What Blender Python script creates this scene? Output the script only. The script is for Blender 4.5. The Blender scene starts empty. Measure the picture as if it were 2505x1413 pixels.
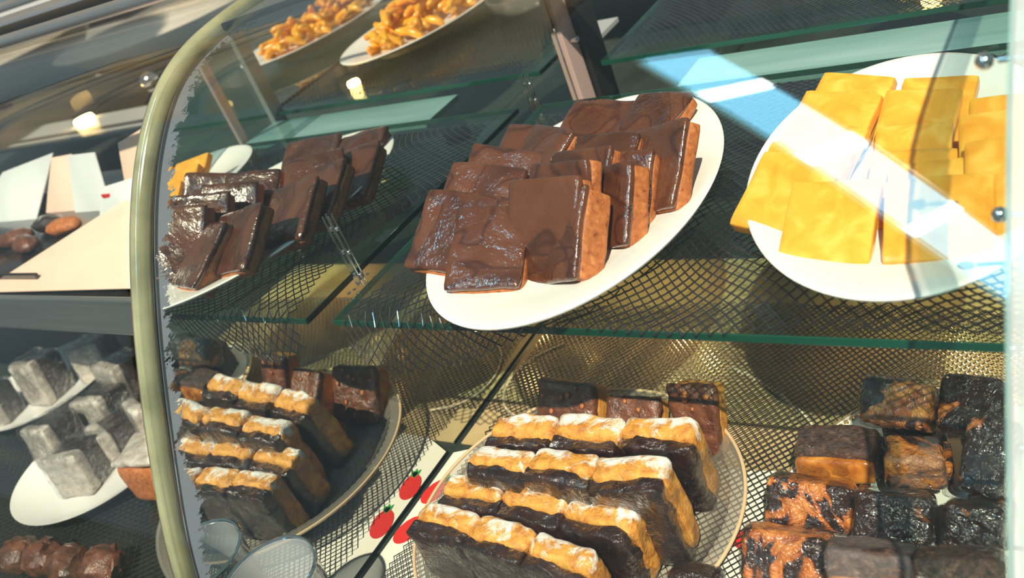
import bpy, bmesh, math, random
from mathutils import Vector, Matrix, noise
PI = math.pi
S = bpy.context.scene
COL = S.collection
rnd = random.Random(7)

# ------------------------------------------------------------------ camera, light, exposure
cam_d = bpy.data.cameras.new('camera'); cam = bpy.data.objects.new('camera', cam_d); COL.objects.link(cam)
R = Matrix(((0.814424, -0.005231, 0.580246), (0.470192, 0.591943, -0.654617), (-0.340049, 0.805963, 0.484552)))
cam.matrix_world = Matrix.Translation((0.488866, -0.349611, 0.286363)) @ R.to_4x4()
cam_d.sensor_fit = 'HORIZONTAL'; cam_d.sensor_width = 36.0; cam_d.lens = 2257.9 / 2505 * 36
cam_d.clip_start = 0.01
cam_d.dof.use_dof = True; cam_d.dof.focus_distance = 0.62; cam_d.dof.aperture_fstop = 9.0
S.camera = cam

W = bpy.data.worlds.new('sky'); S.world = W; W.use_nodes = True
wn = W.node_tree; bgn = wn.nodes['Background']
bgn.inputs['Color'].default_value = (0.66, 0.86, 0.92, 1); bgn.inputs['Strength'].default_value = 0.25

sun_d = bpy.data.lights.new('sun', 'SUN'); sun_d.energy = 7.0; sun_d.angle = math.radians(0.6); sun_d.color = (1.0, 0.86, 0.66)
sun = bpy.data.objects.new('sun', sun_d); COL.objects.link(sun)
sun.rotation_euler = Vector((0.45, -0.65, 1.0)).to_track_quat('Z', 'Y').to_euler()

S.view_settings.view_transform = 'Standard'; S.view_settings.look = 'None'
S.view_settings.exposure = 0.12; S.view_settings.gamma = 1.0; S.view_settings.use_curve_mapping = False
S.cycles.max_bounces = 12; S.cycles.transparent_max_bounces = 32; S.cycles.glossy_bounces = 6
S.cycles.caustics_reflective = False; S.cycles.caustics_refractive = False

# ------------------------------------------------------------------ node helpers
def new_mat(name):
    m = bpy.data.materials.new(name); m.use_nodes = True
    nt = m.node_tree; nt.nodes.clear()
    out = nt.nodes.new('ShaderNodeOutputMaterial')
    return m, nt, out
def N(nt, t, **kw):
    n = nt.nodes.new(t)
    for k, v in kw.items():
        if k.startswith('_'): setattr(n, k[1:], v)
        else: n.inputs[k.replace('__', ' ')].default_value = v
    return n
def lk(nt, a, b): nt.links.new(a, b)
def coords(nt, scale=1.0, stretch=(1, 1, 1), space='Object'):
    tc = nt.nodes.new('ShaderNodeTexCoord'); mp = nt.nodes.new('ShaderNodeMapping')
    mp.inputs['Scale'].default_value = tuple(scale * s for s in stretch)
    lk(nt, tc.outputs[space], mp.inputs['Vector'])
    oi = nt.nodes.new('ShaderNodeObjectInfo'); ml = N(nt, 'ShaderNodeMath', _operation='MULTIPLY'); ml.inputs[1].default_value = 37.0
    lk(nt, oi.outputs['Random'], ml.inputs[0])
    cx = nt.nodes.new('ShaderNodeCombineXYZ')
    for i in range(3): lk(nt, ml.outputs[0], cx.inputs[i])
    lk(nt, cx.outputs[0], mp.inputs['Location'])
    return mp.outputs['Vector']
def noise_n(nt, vec, scale, detail=3, rough=0.5, dist=0.0):
    n = N(nt, 'ShaderNodeTexNoise', Scale=scale, Detail=detail, Roughness=rough, Distortion=dist)
    lk(nt, vec, n.inputs['Vector']); return n.outputs['Fac']
def ramp(nt, fac, stops):
    r = nt.nodes.new('ShaderNodeValToRGB'); e = r.color_ramp.elements
    while len(e) > 1: e.remove(e[-1])
    e[0].position = stops[0][0]; e[0].color = (*stops[0][1], 1)
    for p, c in stops[1:]:
        q = e.new(p); q.color = (*c, 1)
    lk(nt, fac, r.inputs['Fac']); return r.outputs['Color']
def bump(nt, h, strength, dist=0.001):
    b = N(nt, 'ShaderNodeBump', Strength=strength, Distance=dist); lk(nt, h, b.inputs['Height']); return b.outputs['Normal']
def simple(name, col, rough=0.5, metal=0.0, spec=0.5, coat=0.0, emis=None, estr=0.0, sss=0.0):
    m, nt, out = new_mat(name)
    p = N(nt, 'ShaderNodeBsdfPrincipled', Base__Color=(*col, 1), Roughness=rough, Metallic=metal)
    p.inputs['Specular IOR Level'].default_value = spec; p.inputs['Coat Weight'].default_value = coat
    p.inputs['Coat Roughness'].default_value = 0.08
    if sss: p.inputs['Subsurface Weight'].default_value = sss; p.inputs['Subsurface Radius'].default_value = (0.01, 0.005, 0.002)
    if emis: p.inputs['Emission Color'].default_value = (*emis, 1); p.inputs['Emission Strength'].default_value = estr
    lk(nt, p.outputs[0], out.inputs[0]); m['bsdf'] = 1
    return m
def detailed(name, stops, nscale, rough=0.4, bscale=None, bstr=0.3, bdist=0.001, dist=0.5, detail=4, stretch=(1, 1, 1), metal=0.0, spec=0.5,
             coat=0.0, sss=0.0, roughvar=None, sssr=(0.01, 0.005, 0.002), coat_rough=0.06):
    m, nt, out = new_mat(name)
    v = coords(nt, 1.0, stretch)
    f = noise_n(nt, v, nscale, detail, 0.55, dist)
    p = N(nt, 'ShaderNodeBsdfPrincipled', Roughness=rough, Metallic=metal)
    p.inputs['Specular IOR Level'].default_value = spec; p.inputs['Coat Weight'].default_value = coat; p.inputs['Coat Roughness'].default_value = coat_rough
    lk(nt, ramp(nt, f, stops), p.inputs['Base Color'])
    if sss: p.inputs['Subsurface Weight'].default_value = sss; p.inputs['Subsurface Radius'].default_value = sssr; p.inputs['Subsurface Scale'].default_value = 1.0
    if roughvar:
        r = N(nt, 'ShaderNodeMapRange'); lk(nt, noise_n(nt, v, nscale * 1.7, 3, 0.5, 1.5), r.inputs['Value'])
        r.inputs['From Min'].default_value = 0.3; r.inputs['From Max'].default_value = 0.7
        r.inputs['To Min'].default_value = roughvar[0]; r.inputs['To Max'].default_value = roughvar[1]
        lk(nt, r.outputs[0], p.inputs['Roughness'])
    if bscale:
        b = noise_n(nt, v, bscale, 5, 0.6, 0.3); nn = bump(nt, b, bstr, bdist)
        lk(nt, nn, p.inputs['Normal']); lk(nt, nn, p.inputs['Coat Normal'])
    lk(nt, p.outputs[0], out.inputs[0])
    return m
def clear(name, tint=(1, 1, 1), ior=1.45, rough=0.0, bscale=None, bstr=0.5, bdist=0.002, haze=0.0, hazecol=(0.8, 0.8, 0.8), gain=1.0):
    """thin clear sheet: transparent plus Fresnel gloss (and a little milky diffuse)"""
    m, nt, out = new_mat(name)
    t = N(nt, 'ShaderNodeBsdfTransparent', Color=(*tint, 1)); g = N(nt, 'ShaderNodeBsdfGlossy', Roughness=rough)
    fr = N(nt, 'ShaderNodeFresnel', IOR=ior); mx = nt.nodes.new('ShaderNodeMixShader')
    geo = nt.nodes.new('ShaderNodeNewGeometry'); io = N(nt, 'ShaderNodeMapRange')   # same reflectance from either side of the sheet
    io.inputs['To Min'].default_value = ior; io.inputs['To Max'].default_value = 1.0 / ior
    lk(nt, geo.outputs['Backfacing'], io.inputs['Value']); lk(nt, io.outputs[0], fr.inputs['IOR'])
    base = t.outputs[0]
    if haze:
        df = N(nt, 'ShaderNodeBsdfDiffuse', Color=(*hazecol, 1)); m2 = nt.nodes.new('ShaderNodeMixShader'); m2.inputs[0].default_value = haze
        lk(nt, base, m2.inputs[1]); lk(nt, df.outputs[0], m2.inputs[2]); base = m2.outputs[0]
    if bscale:
        v = coords(nt); b = noise_n(nt, v, bscale, 4, 0.6, 1.0); nn = bump(nt, b, bstr, bdist)
        lk(nt, nn, g.inputs['Normal']); lk(nt, nn, fr.inputs['Normal'])
    fac = fr.outputs[0]
    if gain != 1.0:
        mm = N(nt, 'ShaderNodeMath', _operation='MULTIPLY', _use_clamp=True); mm.inputs[1].default_value = gain
        lk(nt, fac, mm.inputs[0]); fac = mm.outputs[0]
    lk(nt, fac, mx.inputs[0]); lk(nt, base, mx.inputs[1]); lk(nt, g.outputs[0], mx.inputs[2]); lk(nt, mx.outputs[0], out.inputs[0])
    return m

M = {}
M['choc'] = detailed('milk chocolate coating', [(0.3, (0.045, 0.011, 0.004)), (0.47, (0.088, 0.025, 0.010)), (0.5, (0.042, 0.010, 0.004)), (0.53, (0.095, 0.028, 0.011)), (0.72, (0.125, 0.040, 0.016))], 17, rough=0.24,
                     bscale=30, bstr=1.0, bdist=0.004, dist=1.2, coat=1.0, detail=1, roughvar=(0.18, 0.34), coat_rough=0.05)
M['fudge'] = detailed('cut fudge', [(0.25, (0.10, 0.025, 0.008)), (0.38, (0.34, 0.10, 0.028)), (0.6, (0.46, 0.155, 0.045)), (0.8, (0.6, 0.27, 0.1))], 260, rough=0.5, bscale=520, bstr=0.8,
                      bdist=0.0006, dist=0.4, spec=0.35)
M['yellow'] = detailed('yellow fudge', [(0.3, (0.78, 0.30, 0.018)), (0.5, (0.86, 0.38, 0.032)), (0.68, (0.92, 0.50, 0.085))], 55, rough=0.32, bscale=140, bstr=0.3, bdist=0.0006,
                       dist=0.8, sss=0.35, coat=0.35)
M['darkchoc'] = detailed('dark chocolate layer', [(0.3, (0.008, 0.004, 0.004)), (0.6, (0.035, 0.013, 0.010)), (0.8, (0.07, 0.03, 0.02))], 60, rough=0.2, bscale=110, bstr=1.0,
                         bdist=0.003, dist=1.5, coat=1.0)
M['nutchoc'] = detailed('nut cluster chocolate', [(0.3, (0.05, 0.016, 0.009)), (0.6, (0.16, 0.055, 0.028)), (0.8, (0.28, 0.12, 0.06))], 70, rough=0.28, bscale=110, bstr=0.9,
                        bdist=0.003, dist=0.8, coat=0.4)
def mat_peanut():
    m, nt, out = new_mat('sugared peanut fudge'); v = coords(nt)
    p = N(nt, 'ShaderNodeBsdfPrincipled', Roughness=0.45); p.inputs['Coat Weight'].default_value = 0.15
    base = ramp(nt, noise_n(nt, v, 120, 6, 0.65, 0.4), [(0.3, (0.34, 0.11, 0.012)), (0.5, (0.68, 0.29, 0.045)), (0.7, (0.84, 0.43, 0.09))])
    tc = nt.nodes.new('ShaderNodeAttribute'); tc.attribute_name = 'frost'; tc.attribute_type = 'GEOMETRY'
    ad = N(nt, 'ShaderNodeMath', _operation='ADD'); lk(nt, noise_n(nt, v, 75, 5, 0.7, 1.0), ad.inputs[0]); lk(nt, tc.outputs['Fac'], ad.inputs[1])
    fr = ramp(nt, ad.outputs[0], [(0.70, (0, 0, 0)), (0.86, (1, 1, 1))])
    mx = N(nt, 'ShaderNodeMixRGB'); mx.inputs['Color2'].default_value = (0.86, 0.83, 0.8, 1)
    lk(nt, fr, mx.inputs['Fac']); lk(nt, base, mx.inputs['Color1']); lk(nt, mx.outputs[0], p.inputs['Base Color'])
    lk(nt, bump(nt, noise_n(nt, v, 420, 4, 0.7), 0.9, 0.0012), p.inputs['Normal'])
    lk(nt, p.outputs[0], out.inputs[0]); return m
M['peanut'] = mat_peanut()
def mat_marble(name, bias):
    m, nt, out = new_mat(name); v = coords(nt)
    p = N(nt, 'ShaderNodeBsdfPrincipled', Roughness=0.2); p.inputs['Coat Weight'].default_value = 1.0; p.inputs['Coat Roughness'].default_value = 0.05
    f = noise_n(nt, v, 24, 3, 0.5, 1.8)
    c = ramp(nt, f, [(0.0, (0.012, 0.007, 0.008)), (bias, (0.03, 0.013, 0.01)), (bias + 0.03, (0.42, 0.11, 0.018)), (bias + 0.12, (0.66, 0.23, 0.05)), (bias + 0.2, (0.34, 0.085, 0.02))])
    lk(nt, c, p.inputs['Base Color'])
    nn = bump(nt, noise_n(nt, v, 120, 3, 0.6, 1.2), 1.0, 0.0045); lk(nt, nn, p.inputs['Normal']); lk(nt, nn, p.inputs['Coat Normal'])
    lk(nt, p.outputs[0], out.inputs[0]); return m
M['marble'] = mat_marble('dark chocolate and caramel swirl', 0.49)
M['marbledark'] = mat_marble('mostly dark chocolate swirl', 0.58)
M['caramel'] = detailed('caramel', [(0.3, (0.38, 0.1, 0.012)), (0.55, (0.72, 0.27, 0.035)), (0.75, (0.9, 0.45, 0.1))], 50, rough=0.2, bscale=90, bstr=0.5, bdist=0.001, sss=0.3, coat=0.4, dist=1.0)
M['crumb'] = detailed('brownie crumb', [(0.3, (0.02, 0.009, 0.006)), (0.55, (0.1, 0.045, 0.03)), (0.75, (0.24, 0.14, 0.1))], 260, rough=0.5, bscale=400, bstr=1.0, bdist=0.002)
M['wrap'] = clear('cling film', (0.98, 0.98, 0.98), 1.42, 0.04, bscale=130, bstr=0.9, bdist=0.006, haze=0.0, gain=1.3)
M['wraphazy'] = clear('crumpled film', (0.95, 0.95, 0.95), 1.45, 0.09, bscale=80, bstr=1.0, bdist=0.010, haze=0.10, hazecol=(0.6, 0.55, 0.58))
M['plate'] = detailed('white glazed china', [(0.3, (0.86, 0.83, 0.79)), (0.7, (0.9, 0.87, 0.83))], 8, rough=0.12, coat=0.5)
M['glass'] = clear('curved front glass', (0.97, 0.99, 0.98), 1.5, 0.0)
M['shelfglass'] = clear('shelf glass', (0.86, 0.95, 0.91), 1.5, 0.0)
M['shelfedge'] = detailed('green glass edge', [(0.3, (0.002, 0.03, 0.02)), (0.7, (0.006, 0.09, 0.055))], 12, rough=0.08, stretch=(0.3, 1, 1), coat=1.0)
M['clearplastic'] = clear('clear plastic', (0.93, 0.92, 0.9), 1.5, 0.05, bscale=40, bstr=0.25, bdist=0.001, haze=0.13, hazecol=(0.75, 0.68, 0.58), gain=1.6)
M['milky'] = clear('milky plastic', (0.9, 0.92, 0.94), 1.5, 0.08, bscale=30, bstr=0.3, haze=0.38, hazecol=(0.6, 0.62, 0.66), gain=1.6)
M['net'] = simple('black plastic netting', (0.016, 0.014, 0.018), 0.22, spec=0.9, coat=1.0)
M['chrome'] = simple('chrome', (0.82, 0.82, 0.84), 0.1, 1.0)
M['steel'] = detailed('brushed steel', [(0.3, (0.36, 0.38, 0.4)), (0.7, (0.55, 0.57, 0.6))], 60, rough=0.36, stretch=(0.04, 1, 1), metal=0.9, bscale=200, bstr=0.15)
M['whitealu'] = clear('ground glass edge', (0.9, 0.97, 0.98), 1.5, 0.2, haze=0.26, hazecol=(0.9, 0.97, 1.0))
M['pinkalu'] = simple('anodised pinkish upright', (0.62, 0.44, 0.42), 0.4, 0.2)
M['blackrub'] = simple('black rubber', (0.01, 0.01, 0.011), 0.4)
M['olive'] = detailed('olive clear seal', [(0.3, (0.13, 0.14, 0.075)), (0.7, (0.30, 0.31, 0.19))], 20, rough=0.16, stretch=(1, 1, 1), coat=1.0, sss=0.2)
M['floor'] = detailed('dark laminate', [(0.3, (0.014, 0.02, 0.017)), (0.7, (0.04, 0.05, 0.042))], 7, rough=0.3, bscale=60, bstr=0.1)
M['board'] = detailed('kraft board', [(0.3, (0.36, 0.26, 0.13)), (0.7, (0.56, 0.42, 0.22))], 9, rough=0.6, bscale=120, bstr=0.2)
M['paper'] = detailed('white paper mat', [(0.3, (0.74, 0.7, 0.62)), (0.7, (0.84, 0.8, 0.72))], 12, rough=0.6)
M['red'] = simple('red print', (0.62, 0.02, 0.015), 0.5)
M['green'] = simple('green print', (0.02, 0.3, 0.05), 0.5)
M['cream'] = detailed('cream caustic light', [(0.3, (0.6, 0.48, 0.32)), (0.7, (0.8, 0.68, 0.5))], 90, rough=0.5)  # pale colour painted for the caustic light curves on the case floor
M['gold'] = simple('gold beading', (0.85, 0.55, 0.28), 0.25, 0.7)
M['peach'] = detailed('peach paper', [(0.3, (0.78, 0.52, 0.4)), (0.7, (0.86, 0.64, 0.52))], 6, rough=0.6)
M['greycard'] = detailed('pale grey card', [(0.3, (0.55, 0.57, 0.58)), (0.7, (0.7, 0.72, 0.72))], 8, rough=0.6)
M['beige'] = detailed('beige china', [(0.3, (0.80, 0.72, 0.58)), (0.7, (0.9, 0.84, 0.72))], 5, rough=0.2)
M['blacktray'] = detailed('black tray', [(0.3, (0.008, 0.006, 0.006)), (0.7, (0.03, 0.02, 0.018))], 30, rough=0.2, coat=0.4)
M['peel'] = detailed('candied peel', [(0.3, (0.8, 0.27, 0.01)), (0.7, (0.95, 0.48, 0.04))], 60, rough=0.3, sss=0.3, coat=0.4)
M['teal'] = detailed('frosted teal glass', [(0.3, (0.16, 0.3, 0.29)), (0.7, (0.3, 0.48, 0.46))], 10, rough=0.1, stretch=(0.3, 3, 1), coat=1.0)
M['ledge'] = simple('grey enamel', (0.3, 0.32, 0.33), 0.35)
M['marsh'] = detailed('pale grey topped nougat', [(0.3, (0.3, 0.25, 0.21)), (0.7, (0.62, 0.56, 0.5))], 60, rough=0.22, bscale=160, bstr=0.9, bdist=0.002, coat=0.7)
M['lamp'] = simple('warm lamp', (1, 0.6, 0.2), 0.4, emis=(1.0, 0.62, 0.2), estr=30)
M['canopy'] = simple('sky blue light panel', (0.3, 0.6, 0.7), 0.5, emis=(0.24, 0.66, 0.92), estr=14.0)
M['canopydim'] = simple('dim light panel', (0.3, 0.5, 0.5), 0.5, emis=(0.35, 0.62, 0.62), estr=2.6)
M['tube'] = simple('white lamp tube', (1, 1, 1), 0.5, emis=(1, 1, 1), estr=30.0)
def mat_mirror():
    m, nt, out = new_mat('aged mirror')
    g = N(nt, 'ShaderNodeBsdfGlossy', Color=(0.8, 0.84, 0.81, 1), Roughness=0.0)
    d = N(nt, 'ShaderNodeBsdfPrincipled', Base__Color=(0.30, 0.36, 0.46, 1), Roughness=0.3)
    a = nt.nodes.new('ShaderNodeAttribute'); a.attribute_name = 'edge'; a.attribute_type = 'GEOMETRY'
    v = coords(nt, 1, (1, 0.45, 1)); n1 = noise_n(nt, v, 260, 6, 0.75, 0.6); n2 = noise_n(nt, v, 24, 2, 0.5)
    s = N(nt, 'ShaderNodeMath', _operation='MULTIPLY_ADD'); lk(nt, n2, s.inputs[0]); s.inputs[1].default_value = 0.9; s.inputs[2].default_value = -0.31
    s2 = N(nt, 'ShaderNodeMath', _operation='ADD'); lk(nt, s.outputs[0], s2.inputs[0])
    s3 = N(nt, 'ShaderNodeMath', _operation='MULTIPLY_ADD'); lk(nt, n1, s3.inputs[0]); s3.inputs[1].default_value = 1.1; s3.inputs[2].default_value = -0.42
    lk(nt, s3.outputs[0], s2.inputs[1])
    lt = N(nt, 'ShaderNodeMath', _operation='LESS_THAN'); lk(nt, a.outputs['Fac'], lt.inputs[0]); lk(nt, s2.outputs[0], lt.inputs[1])
    mx = nt.nodes.new('ShaderNodeMixShader'); lk(nt, lt.outputs[0], mx.inputs[0]); lk(nt, g.outputs[0], mx.inputs[1]); lk(nt, d.outputs[0], mx.inputs[2])
    lk(nt, mx.outputs[0], out.inputs[0]); return m
M['mirror'] = mat_mirror()

# ------------------------------------------------------------------ object helpers
def tag(o, label=None, cat=None, group=None, kind=None):
    if label: o['label'] = label
    if cat: o['category'] = cat
    if group: o['group'] = group
    if kind: o['kind'] = kind
    return o
def empty(name, loc=(0, 0, 0), label=None, cat=None, group=None, mat=None):
    o = bpy.data.objects.new(name, None); COL.objects.link(o); o.empty_display_size = 0.02
    if mat is not None: o.matrix_world = mat
    else: o.location = loc
    return tag(o, label, cat, group)
def obj(name, bm, m, parent=None, smooth=True, local=None):
    me = bpy.data.meshes.new(name)
    if isinstance(bm, bmesh.types.BMesh):
        bmesh.ops.recalc_face_normals(bm, faces=bm.faces); bm.to_mesh(me); bm.free()
    else: me = bm
    for mm in (m if isinstance(m, (list, tuple)) else [m]): me.materials.append(mm)
    if smooth:
        for p in me.polygons: p.use_smooth = True
        me.set_sharp_from_angle(angle=0.7)
    o = bpy.data.objects.new(name, me); COL.objects.link(o)
    if parent is not None: o.parent = parent
    if local is not None: o.matrix_local = local
    return o
def bx(bm, lo, hi, mi=0):
    vs = [bm.verts.new((x, y, z)) for x in (lo[0], hi[0]) for y in (lo[1], hi[1]) for z in (lo[2], hi[2])]
    for f in ((0, 1, 3, 2), (4, 6, 7, 5), (0, 4, 5, 1), (2, 3, 7, 6), (0, 2, 6, 4), (1, 5, 7, 3)):
        fc = bm.faces.new([vs[i] for i in f]); fc.material_index = mi
    return vs
def boxm(lo, hi, bev=0.0):
    bm = bmesh.new(); bx(bm, lo, hi)
    if bev: bmesh.ops.bevel(bm, geom=list(bm.edges), offset=bev, segments=2, profile=0.6, affect='EDGES')
    return bm
def tube(bm, pts, r, n=6, close=False):
    rings = []
    pts = [Vector(p) for p in pts]; L = len(pts)
    for i, p in enumerate(pts):
        a = pts[(i - 1) % L] if (close or i > 0) else p; b = pts[(i + 1) % L] if (close or i < L - 1) else p
        d = (b - a).normalized() if (b - a).length > 1e-9 else Vector((0, 0, 1))
        u = d.cross(Vector((0, 0, 1))); u = u.normalized() if u.length > 1e-4 else Vector((1, 0, 0)); v = d.cross(u)
        rr = r[i] if isinstance(r, (list, tuple)) else r
        rings.append([bm.verts.new(p + (u * math.cos(2 * PI * k / n) + v * math.sin(2 * PI * k / n)) * rr) for k in range(n)])
    for i in range(L if close else L - 1):
        A, B = rings[i], rings[(i + 1) % L]
        for k in range(n): bm.faces.new((A[k], A[(k + 1) % n], B[(k + 1) % n], B[k]))
    if not close:
        bm.faces.new(rings[0][::-1]); bm.faces.new(rings[-1])
def ball(bm, c, r, sub=2, sc=(1, 1, 1)):
    bmesh.ops.create_icosphere(bm, subdivisions=sub, radius=r, matrix=Matrix.Translation(c) @ Matrix.Diagonal((*sc, 1)))
def rbox(w, h, t, r, n=7, amp=0.0008, freq=60, seed=0, y0=0.0, taper=0.0, lump=0.0):
    """rounded slab: x in +-w/2, z in 0..h, y in y0..y0+t, with slight hand-cut unevenness"""
    bm = bmesh.new(); bmesh.ops.create_cube(bm, size=2.0)
    bmesh.ops.subdivide_edges(bm, edges=list(bm.edges), cuts=n, use_grid_fill=True)
    hx, hy, hz = w / 2, t / 2, h / 2; r = min(r, hx, hy, hz) * 0.98
    sd = Vector((seed * 3.1, seed * 1.7, seed * 5.3))
    for v in bm.verts:
        c = v.co
        # push grid lines towards the edges so the rounding is well sampled
        c = Vector([math.copysign(abs(a) ** 0.8, a) for a in c])
        p = Vector((c.x * hx, c.y * hy, c.z * hz))
        q = Vector((max(-hx + r, min(hx - r, p.x)), max(-hy + r, min(hy - r, p.y)), max(-hz + r, min(hz - r, p.z))))
        d = p - q
        if d.length > 1e-9: p = q + d.normalized() * r
        nn = noise.noise_vector(p * freq + sd) * amp + noise.noise_vector(p * freq * 0.3 + sd * 2) * amp * 1.6
        if lump: nn += noise.noise_vector(p * freq * 2.6 + sd) * lump
        p = p + nn
        if taper: p.x *= 1 - taper * (p.z / hz)
        v.co = p + Vector((0, hy + y0, hz))
    return bm
def lathe(prof, n=72, sx=1.0, sy=1.0, rip=None):
    """closed profile [(r, z), ...] swept round z; sx, sy make ovals; rip(angle, k) scales radius"""
    bm = bmesh.new(); rings = []
    for k, (r, z) in enumerate(prof):
        ring = []
        for i in range(n):
            a = 2 * PI * i / n; q = rip(a, k) if rip else (1.0, 0.0)
            ring.append(bm.verts.new((r * q[0] * math.cos(a) * sx, r * q[0] * math.sin(a) * sy, z + q[1])))
        rings.append(ring)
    m = len(prof)
    for k in range(m):
        A, B = rings[k], rings[(k + 1) % m]
        for i in range(n):
            bm.faces.new((A[i], A[(i + 1) % n], B[(i + 1) % n], B[i]))
    return bm
def pose(q):
    x, y, z, yaw, tilt, roll, w, h, t = q
    return Matrix.Translation((x, y, z)) @ Matrix.Rotation(yaw, 4, 'Z') @ Matrix.Rotation(roll, 4, 'Y') @ Matrix.Rotation(-tilt, 4, 'X')

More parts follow.
